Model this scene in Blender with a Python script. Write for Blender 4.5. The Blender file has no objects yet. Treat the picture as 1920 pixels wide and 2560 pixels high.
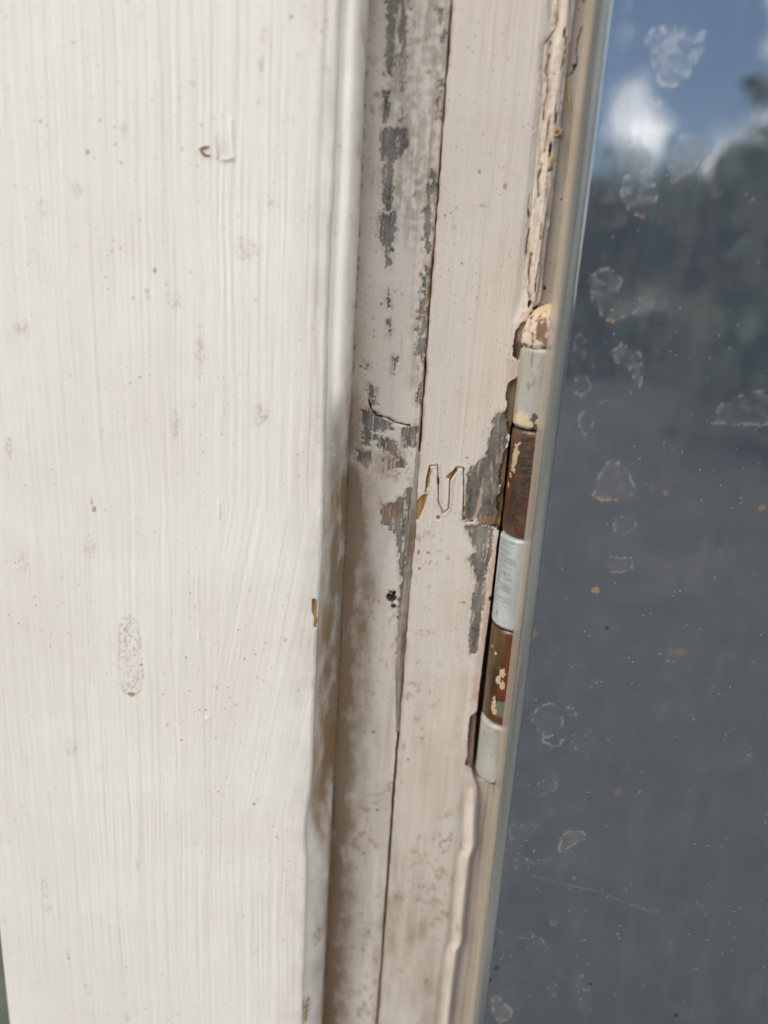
import bpy, math, random
import numpy as np
from mathutils import Vector, Matrix

S = 0.001                      # the scene is written in millimetres
R = math.radians
scene = bpy.context.scene
col = scene.collection

# ------------------------------------------------------------------ camera
CAM_D = 170.0                  # camera to frame surface (mm)
F_PX = 1900.0
_dn = np.array([-390., -6420., -1900.]); _dn /= np.linalg.norm(_dn)
_sphi = -_dn[2]; _cphi = math.sqrt(1 - _sphi ** 2)
_srho = -_dn[0] / _cphi; _crho = math.sqrt(1 - _srho ** 2)
FWD = np.array([0, _cphi, -_sphi])
_r0 = np.array([1., 0, 0]); _u0 = np.array([0, _sphi, _cphi])
RIGHT = _crho * _r0 + _srho * _u0
UP = _crho * _u0 - _srho * _r0
cam_d = bpy.data.cameras.new('camera')
cam = bpy.data.objects.new('camera', cam_d); col.objects.link(cam)
m = Matrix(((RIGHT[0], UP[0], -FWD[0], 0), (RIGHT[1], UP[1], -FWD[1], -CAM_D * S),
            (RIGHT[2], UP[2], -FWD[2], 0), (0, 0, 0, 1)))
cam.matrix_world = m
cam_d.sensor_fit = 'VERTICAL'; cam_d.sensor_height = 36.0; cam_d.sensor_width = 27.0
cam_d.lens = F_PX / 2560 * 36.0
cam_d.clip_start = 0.005; cam_d.clip_end = 400.0
cam_d.dof.use_dof = True
cam_d.dof.focus_distance = 0.172
cam_d.dof.aperture_fstop = 6.8
cam_d.dof.aperture_blades = 0
scene.camera = cam

def at(px, py, Y=0.0):
    """photo pixel -> (x, z) in mm on the upright plane y = Y"""
    d = RIGHT * (px - 960) / F_PX - UP * (py - 1280) / F_PX + FWD
    t = (Y + CAM_D) / d[1]
    return d[0] * t, d[2] * t

# ------------------------------------------------------------------ light
SUN_AZ = R(-58)                # towards -x, in front of the wall
SUN_EL = R(46)
sun_dir = Vector((math.sin(SUN_AZ) * math.cos(SUN_EL), -math.cos(SUN_AZ) * math.cos(SUN_EL), math.sin(SUN_EL)))
w = bpy.data.worlds.new('World'); scene.world = w; w.use_nodes = True
wn = w.node_tree
bg = wn.nodes['Background']
sky = wn.nodes.new('ShaderNodeTexSky'); sky.sky_type = 'NISHITA'; sky.sun_disc = False
sky.sun_elevation = SUN_EL
sky.sun_rotation = math.atan2(sun_dir.x, sun_dir.y)
sky.dust_density = 0.6; sky.ozone_density = 3.0
# scattered white cloud, the same all round the sky
tc = wn.nodes.new('ShaderNodeTexCoord')
cn = wn.nodes.new('ShaderNodeTexNoise'); cn.inputs['Scale'].default_value = 7.0; cn.inputs['Detail'].default_value = 6.0
cr = wn.nodes.new('ShaderNodeValToRGB')
cr.color_ramp.elements[0].position = 0.45; cr.color_ramp.elements[1].position = 0.57
mx = wn.nodes.new('ShaderNodeMix'); mx.data_type = 'RGBA'
mx.inputs['B'].default_value = (24, 23.5, 23, 1)
wn.links.new(tc.outputs['Generated'], cn.inputs['Vector'])
wn.links.new(cn.outputs['Fac'], cr.inputs['Fac'])
wn.links.new(cr.outputs['Color'], mx.inputs['Factor'])
wn.links.new(sky.outputs['Color'], mx.inputs['A'])
wn.links.new(mx.outputs['Result'], bg.inputs['Color'])
bg.inputs['Strength'].default_value = 0.10
sl = bpy.data.lights.new('sun', 'SUN'); sl.energy = 1.5; sl.angle = R(24); sl.color = (1.0, 0.87, 0.69)
so = bpy.data.objects.new('sun', sl); col.objects.link(so)
so.rotation_euler = sun_dir.to_track_quat('Z', 'Y').to_euler()
scene.view_settings.view_transform = 'Standard'
scene.view_settings.look = 'None'
scene.view_settings.gamma = 1.0
scene.view_settings.exposure = 0.30
scene.render.engine = 'CYCLES'
scene.cycles.max_bounces = 8

# ------------------------------------------------------------------ numpy helpers
def _hash(ix, iy, seed):
    h = (ix.astype(np.int64) * 374761393 + iy.astype(np.int64) * 668265263 + seed * 1442695041) & 0xFFFFFFFF
    h = ((h ^ (h >> 13)) * 1274126177) & 0xFFFFFFFF
    h = ((h ^ (h >> 16)) * 2246822519) & 0xFFFFFFFF
    return ((h ^ (h >> 15)) & 0xFFFFFF) / float(0xFFFFFF)

def vn(x, y, seed=0):
    ix = np.floor(x); iy = np.floor(y); fx = x - ix; fy = y - iy
    fx = fx * fx * (3 - 2 * fx); fy = fy * fy * (3 - 2 * fy)
    a = _hash(ix, iy, seed); b = _hash(ix + 1, iy, seed); c = _hash(ix, iy + 1, seed); d = _hash(ix + 1, iy + 1, seed)
    return (a * (1 - fx) + b * fx) * (1 - fy) + (c * (1 - fx) + d * fx) * fy

def fbm(x, y, seed=0, n=4):
    s = 0; a = 0.5; t = 0
    for i in range(n):
        s = s + a * vn(x, y, seed + i * 17); t += a; a *= 0.55
        x, y = 2.03 * (0.8 * x - 0.6 * y) + 3.1, 2.03 * (0.6 * x + 0.8 * y) + 1.7
    return s / t

def gbm(x, y, seed=0, n=4):
    s = 0; a = 0.5; t = 0
    for i in range(n):
        s = s + a * vn(x * 2 ** i, y * 2 ** i, seed + i * 17); t += a; a *= 0.55
    return s / t

def sstep(a, b, x):
    t = np.clip((x - a) / (b - a), 0, 1); return t * t * (3 - 2 * t)

def seg_d(X, Z, a, b):
    ax, az = a; dx, dz = b[0] - ax, b[1] - az
    t = np.clip(((X - ax) * dx + (Z - az) * dz) / max(dx * dx + dz * dz, 1e-9), 0, 1)
    return np.hypot(X - ax - t * dx, Z - az - t * dz)

class Surf:
    """masks painted in millimetres over an upright sheet at depth Y"""
    def __init__(s, X, Z, Y):
        s.X, s.Z, s.Y = X, Z, Y
        s.m = {}
        s.edge = (fbm(X * 1.3, Z * 1.3, 5, 4) - 0.5)
        s.grit = sstep(.42, .66, fbm(X * 2.0, Z * 1.6, 6, 3))
    def pts(s, px): return [at(p[0], p[1], s.Y) for p in px]
    def add(s, name, v):
        s.m[name] = np.maximum(s.m.get(name, 0 * s.X), v)
    def window(s, P, m=8.0):
        xs = [p[0] for p in P]; zs = [p[1] for p in P]
        r = np.nonzero((s.Z[:, 0] > min(zs) - m) & (s.Z[:, 0] < max(zs) + m))[0]
        if len(r) == 0: return None
        sub = s.X[r[0]:r[-1] + 1]
        c = np.nonzero(((sub > min(xs) - m) & (sub < max(xs) + m)).any(0))[0]
        if len(c) == 0: return None
        return slice(r[0], r[-1] + 1), slice(c[0], c[-1] + 1)
    def poly_sd(s, px):
        P = s.pts(px); out = np.full(s.X.shape, 50.0); w_ = s.window(P)
        if w_ is None: return out
        X, Z = s.X[w_], s.Z[w_]
        d = np.full(X.shape, 1e9); inside = np.zeros(X.shape, bool)
        for i in range(len(P)):
            a, b = P[i], P[(i + 1) % len(P)]
            d = np.minimum(d, seg_d(X, Z, a, b))
            if abs(b[1] - a[1]) > 1e-9:
                c = ((a[1] > Z) != (b[1] > Z)) & (X < (b[0] - a[0]) * (Z - a[1]) / (b[1] - a[1]) + a[0])
                inside ^= c
        out[w_] = np.where(inside, -d, d)
        return out
    def poly(s, name, px, feather=0.25, rough=1.0, amt=1.0):
        sd = s.poly_sd(px) + s.edge * rough
        v = amt * sstep(feather, -feather, sd); s.add(name, v); return v
    def line_d(s, px):
        P = s.pts(px); out = np.full(s.X.shape, 50.0); w_ = s.window(P)
        if w_ is None: return out
        d = np.full(s.X[w_].shape, 1e9)
        for i in range(len(P) - 1): d = np.minimum(d, seg_d(s.X[w_], s.Z[w_], P[i], P[i + 1]))
        out[w_] = d
        return out
    def line(s, name, px, w=0.12, feather=0.12, rough=0.0, amt=1.0):
        d = s.line_d(px) + s.edge * rough
        v = amt * sstep(w + feather, w - feather * 0.5, d); s.add(name, v); return v
    def worn(s, pts, a=1.0, r=1.4, f=0.45):
        if not hasattr(s, 'st'):
            s.st = gbm(s.X * 2.1 + .5 * s.edge, s.Z * .28, 107, 4); s.fl = fbm(s.X * 2.2, s.Z * 2.6, 111, 4)
        sd = s.poly_sd(pts) + s.edge * r + (s.st - .5) * 1.5 + (s.fl - .5) * 1.3
        k = np.clip(.42 + .75 * sstep(.32, .56, s.st) + .8 * (s.fl - .45), 0, 1.2)
        s.add('mould', a * sstep(f, -f, sd) * k)
        s.add('film_shade', .3 * a * sstep(f + .9, -f, sd))
    def spot(s, name, px, py, rx, rz, amt=1.0, rough=0.6):
        x, z = at(px, py, s.Y)
        d = np.hypot((s.X - x) / rx, (s.Z - z) / rz) + s.edge * rough
        v = amt * sstep(1.2, 0.6, d)
        if name == 'brown' and max(rx, rz) > .9: v = v * (.22 + 1.25 * s.grit)
        s.add(name, v); return v

# ------------------------------------------------------------------ object helpers
def tag(o, label=None, cat=None, group=None, kind=None):
    if label: o['label'] = label
    if cat: o['category'] = cat
    if group: o['group'] = group
    if kind: o['kind'] = kind
    return o

def empty(name, loc, label, cat, group=None):
    o = bpy.data.objects.new(name, None); col.objects.link(o)
    o.location = [c * S for c in loc]; o.empty_display_size = 0.01
    return tag(o, label, cat, group)

def mesh(name, verts, faces, mat, parent=None, smooth=True):
    me = bpy.data.meshes.new(name)
    me.from_pydata([tuple(c * S for c in v) for v in verts], [], faces)
    me.update()
    if smooth:
        me.polygons.foreach_set('use_smooth', [True] * len(me.polygons))
    me.materials.append(mat)
    o = bpy.data.objects.new(name, me); col.objects.link(o)
    put(o, parent)
    return o

def put(o, parent):
    if parent is not None:
        o.parent = parent
        p = parent; off = Vector((0, 0, 0))
        while p is not None:
            off += p.location; p = p.parent
        o.location = -off            # vertices stay where they were written

def grid_mesh(name, X, Y, Z, mat, parent=None, attrs=None, closed=False):
    """rows = z, columns = x"""
    nz, nx = X.shape
    co = np.stack([X, Y, Z], -1).reshape(-1, 3) * S
    idx = np.arange(nz * nx).reshape(nz, nx)
    a = idx[:-1, :-1]; b = idx[:-1, 1:]; c = idx[1:, 1:]; d = idx[1:, :-1]
    f = np.stack([a, b, c, d], -1).reshape(-1, 4)
    if closed:
        f = np.concatenate([f, np.stack([idx[:-1, -1], idx[:-1, 0], idx[1:, 0], idx[1:, -1]], -1).reshape(-1, 4)])
    me = bpy.data.meshes.new(name)
    me.vertices.add(len(co)); me.vertices.foreach_set('co', co.astype(np.float32).ravel())
    me.loops.add(f.size); me.loops.foreach_set('vertex_index', f.astype(np.int32).ravel())
    me.polygons.add(len(f)); me.polygons.foreach_set('loop_start', np.arange(0, f.size, 4, dtype=np.int32))
    me.polygons.foreach_set('use_smooth', np.ones(len(f), bool))
    me.update(calc_edges=True); me.validate()
    for k, v in (attrs or {}).items():
        at_ = me.attributes.new(k, 'FLOAT', 'POINT')
        at_.data.foreach_set('value', np.broadcast_to(v, X.shape).astype(np.float32).ravel())
    me.materials.append(mat)
    o = bpy.data.objects.new(name, me); col.objects.link(o); put(o, parent)
    return o

def padded(X, Y, Z, attrs, back):
    """turn the sheet's rim back to depth `back`, so that it has thickness"""
    p = lambda A: np.pad(A, 1, mode='edge')
    X, Z = p(X), p(Z); Y = p(Y)
    Y[0, :] = back; Y[-1, :] = back; Y[:, 0] = back; Y[:, -1] = back
    return X, Y, Z, {k: p(np.broadcast_to(v, (X.shape[0] - 2, X.shape[1] - 2))) for k, v in attrs.items()}

def zgrid(xl, xr, nx, z0, z1, nz):
    """xl, xr: arrays or numbers of x at each z row"""
    z = np.linspace(z0, z1, nz); s = np.linspace(0, 1, nx)
    l = xl(z) if callable(xl) else np.full(nz, xl); r = xr(z) if callable(xr) else np.full(nz, xr)
    return l[:, None] + (r - l)[:, None] * s[None], np.repeat(z[:, None], nx, 1)

# ------------------------------------------------------------------ material helpers
class NT:
    def __init__(s, name):
        s.mat = bpy.data.materials.new(name); s.mat.use_nodes = True
        s.t = s.mat.node_tree; s.p = s.t.nodes['Principled BSDF']
        g = s.t.nodes.new('ShaderNodeTexCoord'); s.co = g.outputs['Object']
    def new(s, t): return s.t.nodes.new(t)
    def lk(s, a, b): s.t.links.new(a, b)
    def noise(s, scale, detail=4, stretch=(1, 1, 1), rough=0.55):
        mp = s.new('ShaderNodeMapping'); mp.inputs['Scale'].default_value = stretch
        s.lk(s.co, mp.inputs['Vector'])
        n = s.new('ShaderNodeTexNoise'); n.inputs['Scale'].default_value = scale
        n.inputs['Detail'].default_value = detail; n.inputs['Roughness'].default_value = rough
        s.lk(mp.outputs['Vector'], n.inputs['Vector']); return n.outputs['Fac']
    def ramp(s, v, a, b, ca=(0, 0, 0, 1), cb=(1, 1, 1, 1)):
        r = s.new('ShaderNodeValToRGB'); e = r.color_ramp.elements
        e[0].position = a; e[1].position = b; e[0].color = ca; e[1].color = cb
        s.lk(v, r.inputs['Fac']); return r.outputs['Color']
    def math(s, op, a, b=None):
        n = s.new('ShaderNodeMath'); n.operation = op
        for i, v in enumerate((a, b)):
            if v is None: continue
            if isinstance(v, (int, float)): n.inputs[i].default_value = v
            else: s.lk(v, n.inputs[i])
        return n.outputs[0]
    def mix(s, f, a, b):
        n = s.new('ShaderNodeMix'); n.data_type = 'RGBA'
        for k, v in (('Factor', f), ('A', a), ('B', b)):
            if isinstance(v, (int, float)): n.inputs[k].default_value = v
            elif isinstance(v, tuple): n.inputs[k].default_value = v if len(v) == 4 else v + (1,)
            else: s.lk(v, n.inputs[k])
        return n.outputs['Result']
    def attr(s, name):
        n = s.new('ShaderNodeAttribute'); n.attribute_name = name; return n.outputs['Fac']
    def eaten(s, name, noise, amp=0.7, lo=0.42, hi=0.58):
        """attribute mask with a frayed edge"""
        v = s.math('ADD', s.attr(name), s.math('MULTIPLY', s.math('SUBTRACT', noise, 0.5), amp))
        f = s.ramp(v, lo, hi)
        return s.math('MULTIPLY', f, s.ramp(s.attr(name), 0.02, 0.12))
    def bump(s, h, strength=0.3, dist=0.0002):
        b = s.new('ShaderNodeBump'); b.inputs['Strength'].default_value = strength; b.inputs['Distance'].default_value = dist
        s.lk(h, b.inputs['Height']); s.lk(b.outputs['Normal'], s.p.inputs['Normal'])
    def done(s, colr=None, rough=None, **kw):
        if colr is not None:
            if isinstance(colr, tuple): s.p.inputs['Base Color'].default_value = colr if len(colr) == 4 else colr + (1,)
            else: s.lk(colr, s.p.inputs['Base Color'])
        if rough is not None:
            if isinstance(rough, (int, float)): s.p.inputs['Roughness'].default_value = rough
            else: s.lk(rough, s.p.inputs['Roughness'])
        for k, v in kw.items(): s.p.inputs[k].default_value = v
        return s.mat

def paint_material(name, base, base2, rough=0.5, speck=1.0, masks=()):
    n = NT(name)
    grain = n.noise(900, 3, (1, 1, 0.12))
    big = n.noise(40, 3)
    grime = n.noise(240, 4, (1, 1, 0.5))
    fine = n.noise(750, 4, (0.7, 1, 1.7), 0.65)
    c = n.mix(n.ramp(big, 0.35, 0.7), base, base2)
    c = n.mix(n.math('MULTIPLY', n.ramp(grain, 0.52, 0.8), 0.16), c, (0.55, 0.50, 0.46))
    gr = n.ramp(grime, 0.30, 0.66)
    soft = lambda k, g, amt: n.math('MULTIPLY', n.math('MINIMUM', n.math('MULTIPLY', n.attr(k), n.math('ADD', n.math('MULTIPLY', g, 1.1), 0.45)), 1.0), amt)
    if 'film_shade' in masks: c = n.mix(soft('film_shade', gr, 0.8), c, (0.16, 0.10, 0.048))  # dirty film; beside the board it also carries painted shade
    if 'mould' in masks:
        m1 = n.eaten('mould', fine, 1.3, 0.36, 0.66)
        c = n.mix(n.math('MULTIPLY', m1, n.math('ADD', n.math('MULTIPLY', gr, 0.3), 0.62)), c,
                  n.mix(n.ramp(n.math('ADD', n.math('MULTIPLY', fine, .5), n.math('MULTIPLY', grain, .5)), 0.42, 0.6), (0.035, 0.035, 0.033), (0.17, 0.158, 0.135)))
    if 'wood' in masks: c = n.mix(n.eaten('wood', fine, 0.7), c, n.mix(n.ramp(grain, 0.42, 0.58), (0.045, 0.028, 0.014), (0.21, 0.145, 0.085)))
    if 'primer' in masks: c = n.mix(soft('primer', gr, 0.8), c, n.mix(fine, (0.50, 0.29, 0.21), (0.66, 0.52, 0.42)))
    if 'crumb' in masks: c = n.mix(soft('crumb', n.ramp(fine, .35, .65), 0.75), c, n.mix(n.ramp(grain, 0.42, 0.62), (0.60, 0.51, 0.40), (0.26, 0.15, 0.08)))
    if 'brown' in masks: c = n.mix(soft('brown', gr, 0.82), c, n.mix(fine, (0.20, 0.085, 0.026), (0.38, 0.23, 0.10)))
    if 'chip' in masks: c = n.mix(n.eaten('chip', fine, 0.4), c, n.mix(n.ramp(grain, .4, .62), (0.28, 0.125, 0.03), (0.42, 0.24, 0.09)))
    if 'dark' in masks: c = n.mix(n.eaten('dark', fine, 0.6, 0.3, 0.75), c, (0.034, 0.022, 0.014))
    # fly specks and grit
    v = n.new('ShaderNodeTexVoronoi'); v.inputs['Scale'].default_value = 460; v.inputs['Randomness'].default_value = 1
    n.lk(n.co, v.inputs['Vector'])
    dots = n.ramp(n.math('ADD', v.outputs['Distance'], n.math('MULTIPLY', v.outputs['Color'], 0.30)), 0.16, 0.28, (1, 1, 1, 1), (0, 0, 0, 1))
    sel = n.ramp(n.math('ADD', n.math('MULTIPLY', grime, .55), n.math('MULTIPLY', big, .45)), 0.48, 0.6)
    c = n.mix(n.math('MULTIPLY', n.math('MULTIPLY', dots, sel), 0.8 * speck), c, (0.10, 0.06, 0.04))
    v2 = n.new('ShaderNodeTexVoronoi'); v2.inputs['Scale'].default_value = 1000
    n.lk(n.co, v2.inputs['Vector'])
    d2 = n.ramp(n.math('ADD', v2.outputs['Distance'], n.math('MULTIPLY', v2.outputs['Color'], 0.35)), 0.20, 0.42, (1, 1, 1, 1), (0, 0, 0, 1))
    c = n.mix(n.math('MULTIPLY', n.math('MULTIPLY', d2, n.ramp(fine, 0.46, 0.62)), 0.7 * speck), c, (0.17, 0.115, 0.08))
    n.bump(n.noise(800, 2, (1, 1, .3)), 0.4, 0.00014)
    return n.done(c, rough)

M = {}
M['board'] = paint_material('board_paint', (0.82, 0.79, 0.735), (0.775, 0.735, 0.665), 0.42, 0.7, ('film_shade', 'brown', 'chip', 'dark'))
M['frame'] = paint_material('frame_paint', (0.735, 0.66, 0.585), (0.67, 0.58, 0.49), 0.5, 1.0, ('film_shade', 'mould', 'wood', 'primer', 'crumb', 'brown', 'chip', 'dark'))
M['sash'] = paint_material('sash_paint', (0.66, 0.57, 0.47), (0.60, 0.50, 0.40), 0.5, 1.0, ('brown', 'dark'))

def bare(name, a, b, rough=0.6, scale=400, stretch=(1, 1, 1), metallic=0.0, bump=0.3):
    n = NT(name); f = n.noise(scale, 5, stretch)
    n.bump(f, bump, 0.00015)
    return n.done(n.mix(n.ramp(f, 0.35, 0.68), a, b), rough, Metallic=metallic)

# ------------------------------------------------------------------ the setting
def box(name, x0, x1, y0, y1, z0, z1, mat, parent=None):
    v = [(x, y, z) for z in (z0, z1) for y in (y0, y1) for x in (x0, x1)]
    f = [(0, 2, 3, 1), (4, 5, 7, 6), (0, 1, 5, 4), (2, 6, 7, 3), (0, 4, 6, 2), (1, 3, 7, 5)]
    return mesh(name, v, f, mat, parent, False)

GZ = -1450.0
M['wall'] = bare('wall_render', (0.10, 0.115, 0.10), (0.16, 0.17, 0.15), 0.8, 60)
tag(box('wall', -1500, 1500, 24, 200, GZ + 2, 1200, M['wall']), kind='structure')
M['ground'] = bare('ground_earth', (0.036, 0.038, 0.034), (0.054, 0.056, 0.050), 0.9, 3)
tag(mesh('ground', [(-150000, -150000, GZ), (150000, -150000, GZ), (150000, 150000, GZ), (-150000, 150000, GZ)], [(0, 1, 2, 3)], M['ground']), kind='structure')

ZT, ZB = 78.0, -262.0        # what the camera can see of the frame, and a little more

# ------------------------------------------------------------------ the wide board on the left
YB = -12.0
def build_board():
    root = empty('casing_board', (-80, 0, ZB), 'wide white painted casing board with vertical brush strokes and rust spots', 'board')
    xf = at(850, 0, YB)[0]; xf = 0.5 * (xf + at(757, 2560, YB)[0])            # edge of the flat face
    xb = 0.5 * (at(916, 0, YB + 3)[0] + at(801, 2560, YB + 3)[0])             # outer side of the rounded edge
    xl = at(26, 2560, YB)[0]
    zt = at(800, 1222, YB)[1]                                                 # the cross crack in the edge
    zl = at(765, 2050, YB)[1]
    wave = lambda z: .9 * (fbm(z * .035, z * 0 + 3, 505, 3) - .5) + .25 * (fbm(z * .3, z * 0 + 8, 507, 3) - .5)
    xfz = lambda z: xf + wave(z) - .9 * np.exp(-((z - zl + 4) / 9) ** 2) + .35 * np.exp(-((z - zt + 14) / 12) ** 2)
    xbz = lambda z: xb + .5 * wave(z + 40)
    # flat face
    X, Z = zgrid(xl, xfz, 330, ZB, ZT, 1060)
    sf = Surf(X, Z, YB)
    u = X + 0.35 * (fbm(X * 0.05, Z * 0.02, 3) - .5) * 6
    diag = sstep(zt + 6, zt - 12, Z) * sstep(xf - 34, xf - 12, X) * sstep(zl - 25, zl + 10, Z)
    ud = X - 0.16 * (Z - zt)
    ridges = lambda q, s_: 0.5 * gbm(q * 0.75, Z * 0.018, s_, 3) + 0.35 * gbm(q * 1.9, Z * 0.03, s_ + 9, 2)
    h = (.30 + .28 * sstep(xl, xf, X)) * ridges(u, 11) * (.6 + .8 * fbm(X * .05, Z * .02, 19, 3)) * (1 - diag) + 0.34 * ridges(ud, 31) * diag
    h = h + 0.25 * fbm(X * 0.06, Z * 0.03, 71, 3)
    # the old nail slot with its lifted rim and the hair crack below it
    sl_ = [(548, 290), (579, 262), (583, 402), (546, 398)]
    sd = sf.poly_sd(sl_)
    h -= 0.28 * sstep(0.15, -0.35, sd) * sstep(at(0, 300, YB)[1], at(0, 370, YB)[1], Z)
    h += 0.22 * sstep(0.5, 0.0, sf.line_d([(580, 300), (583, 400)]))
    h -= 0.30 * sf.line('dark', [(549, 418), (546, 470), (550, 505), (549, 552)], 0.05, 0.2, 0.35, 0.35)
    sf.line('brown', [(546, 398), (565, 404), (582, 400)], 0.3, 0.3, 0.2, 1.0)
    sf.line('brown', [(541, 345), (545, 398)], 0.1, 0.3, 0.2, 0.45)
    h += 0.25 * sstep(0.35, 0.0, sf.line_d([(548, 1255), (549, 1292)]))
    # drips, spots and scratches
    ov = [(300, 1570), (305, 1545), (330, 1535), (345, 1560), (352, 1600), (359, 1690), (350, 1728), (330, 1740), (308, 1725), (299, 1660)]
    sd = sf.poly_sd(ov)
    grit = fbm(X * 2.2, Z * 2.2, 91, 3)
    sf.add('brown', 0.34 * sstep(0.2, -0.2, sd) * sstep(0.48, 0.66, grit))
    sf.add('brown', 0.42 * sstep(0.35, 0.05, np.abs(sd)) * sstep(0.3, 0.6, grit + 0.25 * sstep(at(0, 1650, YB)[1], at(0, 1740, YB)[1], Z)))
    sf.spot('brown', 331, 1733, 0.9, 0.5, 0.9); sf.spot('brown', 355, 1661, 0.5, 0.4, 0.8)
    for (x, y, rx, rz, a) in [(655, 1035, 1.8, 2.4, .38), (610, 630, 2.2, 2.6, .26), (437, 750, 1.6, 2.4, .3), (500, 880, 1.0, 5, .3),
                              (25, 1122, .9, 2.6, .5), (237, 1273, .55, .6, .85), (230, 1250, .4, 1.2, .5), (172, 2385, .65, 1.6, .6), (113, 2215, .8, 3.5, .34),
                              (118, 2270, 1.4, 1.6, .34), (310, 318, 1.0, 1.2, .36), (221, 381, .4, .4, .8), (388, 677, .4, .6, .75),
                              (484, 210, .7, .6, .38), (668, 90, 1.2, 1.8, .3), (655, 160, .6, 1.6, .35), (730, 43, .4, .4, .6), (815, 175, 1.0, .7, .3),
                              (640, 625, 1.2, 1.0, .5), (685, 510, 1.6, .7, .3), (283, 628, .4, .4, .5), (370, 735, .5, 1.0, .45), (335, 745, .3, .3, .6),
                              (55, 820, 1.8, 1.8, .26), (195, 475, 1.4, 1.4, .26), (420, 1810, .5, .6, .5), (635, 2008, .5, .7, .5), (347, 2160, .6, 1.7, .36),
                              (180, 1870, 1.5, 2.8, .26), (250, 1920, 1.6, 1.0, .24), (60, 1400, 1.2, 3, .24), (225, 1370, 1.5, 3, .26), (440, 1060, 1.0, 3, .25),
                              (320, 2545, .8, 1.6, .4), (220, 2470, 1.2, 1.8, .3), (714, 1598, .4, .4, .7), (590, 1760, .3, .4, .6), (110, 520, 1.2, 2.0, .22)]:
        sf.spot('brown', x, y, rx, rz, a * (.7 if max(rx, rz) > .9 else 1), 1.3)
    sf.line('dark', [(665, 2450), (678, 2475), (700, 2516)], 0.1, 0.22, 0.1, 0.36)
    sf.line('brown', [(635, 2385), (642, 2370)], 0.15, 0.3, 0.2, 0.4)
    sf.spot('dark', 523, 1796, .45, .6, .3); h += sf.spot('lump', 519, 1794, .6, .7) * 0.12 + sf.spot('lump', 498, 1590, .4, 1.6) * 0.12
    # broad dirty film towards the edge, worn paint at the arris
    sf.add('film_shade', 0.34 * sstep(xf - 10, xf, X) * fbm(X * .2, Z * .05, 44))
    chips = sf.poly('chip', [(782, 1497), (792, 1500), (792, 1568), (784, 1570), (787, 1545), (779, 1528)], 0.12, 0.4)
    h -= 0.4 * chips
    sf.poly('chip', [(757, 2500), (768, 2480), (768, 2560), (757, 2560)], 0.12, 0.7)
    arr = sstep(0.9, 0, xfz(Z[:, 0])[:, None] - X + 0.5 * (fbm(Z * .5, X * 0.1, 62) - .4))
    h = h - 0.55 * arr ** 2
    Y = YB - h
    sf.m.pop('lump', None)
    grid_mesh('face', *padded(X, Y, Z, sf.m, 14)[:3], M['board'], root, padded(X, Y, Z, sf.m, 14)[3])
    # rounded edge beyond the face: fades into a worn hollow below the cross crack
    X, Z = zgrid(lambda z: xfz(z) + .05, xbz, 40, ZB, ZT, 1060)
    sf = Surf(X, Z, YB + 2)
    t = np.repeat(np.linspace(0, 1, 40)[None], 1060, 0)
    up = sstep(zt - 3, zt + 22, Z); low = sstep(zl + 6, zl - 18, Z)
    b = np.clip(up + 0.75 * low, 0, 1)
    rnd = np.sqrt(np.clip(1 - np.clip((t - 0.55) / 0.47, 0, 1) ** 2, 0, 1))
    groove = np.exp(-((t - 0.2) / 0.16) ** 2)
    yb = (YB + 0.55 + 0.5 * groove + 3.6 * (1 - rnd))
    ym = YB + 0.5 + 12.6 * np.clip(t, 0, 1) ** 0.6
    Y = yb * b + ym * (1 - b) - 0.16 * gbm(X * .8, Z * 0.05, 13, 3) - 0.3 * (fbm(X * .1, Z * 0.12, 23, 2) - .5)
    cr_ = sf.line('dark', [(768, 1222), (790, 1226), (812, 1226)], 0.05, 0.22, 0.2, 0.7)
    Y += 0.5 * cr_
    sf.line('dark', [(826, 480), (812, 880), (810, 1010)], 0.03, 0.2, 0.2, 0.3)
    sf.add('film_shade', .85 * (1 - b) * sstep(0, .5, t) + .25 * t * t)  # shade of the hollow painted in together with dirt
    sf.add('brown', 0.5 * (1 - b) * sstep(0.35, 0.6, fbm(X * .4, Z * .08, 55)) + 0.12 * (1 - b))  # brown stains over an even tone that deepens the painted shade
    sf.poly('chip', [(783, 1500), (793, 1500), (793, 1568), (786, 1571), (789, 1540)], 0.12, 0.4)
    sf.add('brown', 0.45 * sstep(xb - 1.2, xb, X) * sstep(0.4, 0.7, fbm(X * .9, Z * .25, 58)))
    sf.spot('brown', 794, 2345, 1.1, 3.6, .6, 1.8); sf.spot('brown', 768, 2515, .7, 5, .95, 1.6); sf.spot('chip', 766, 2530, .35, 3, .9, 1.6)
    P = padded(X, Y, Z, sf.m, 14)
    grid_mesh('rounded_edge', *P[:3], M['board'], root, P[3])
    return xf, xb
xf, xb = build_board()

# ------------------------------------------------------------------ window frame: two strips with an open joint
frame = empty('window_frame', (0, 4, ZB), 'weathered white timber window frame with mould patches and an open joint', 'window frame')
xj = 0.5 * (at(1128, 193)[0] + at(949, 2447)[0])
xj = np.mean([at(x, y)[0] for x, y in [(1128, 193), (1089, 640), (1043, 1200), (995, 1829), (949, 2447)]])

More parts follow.
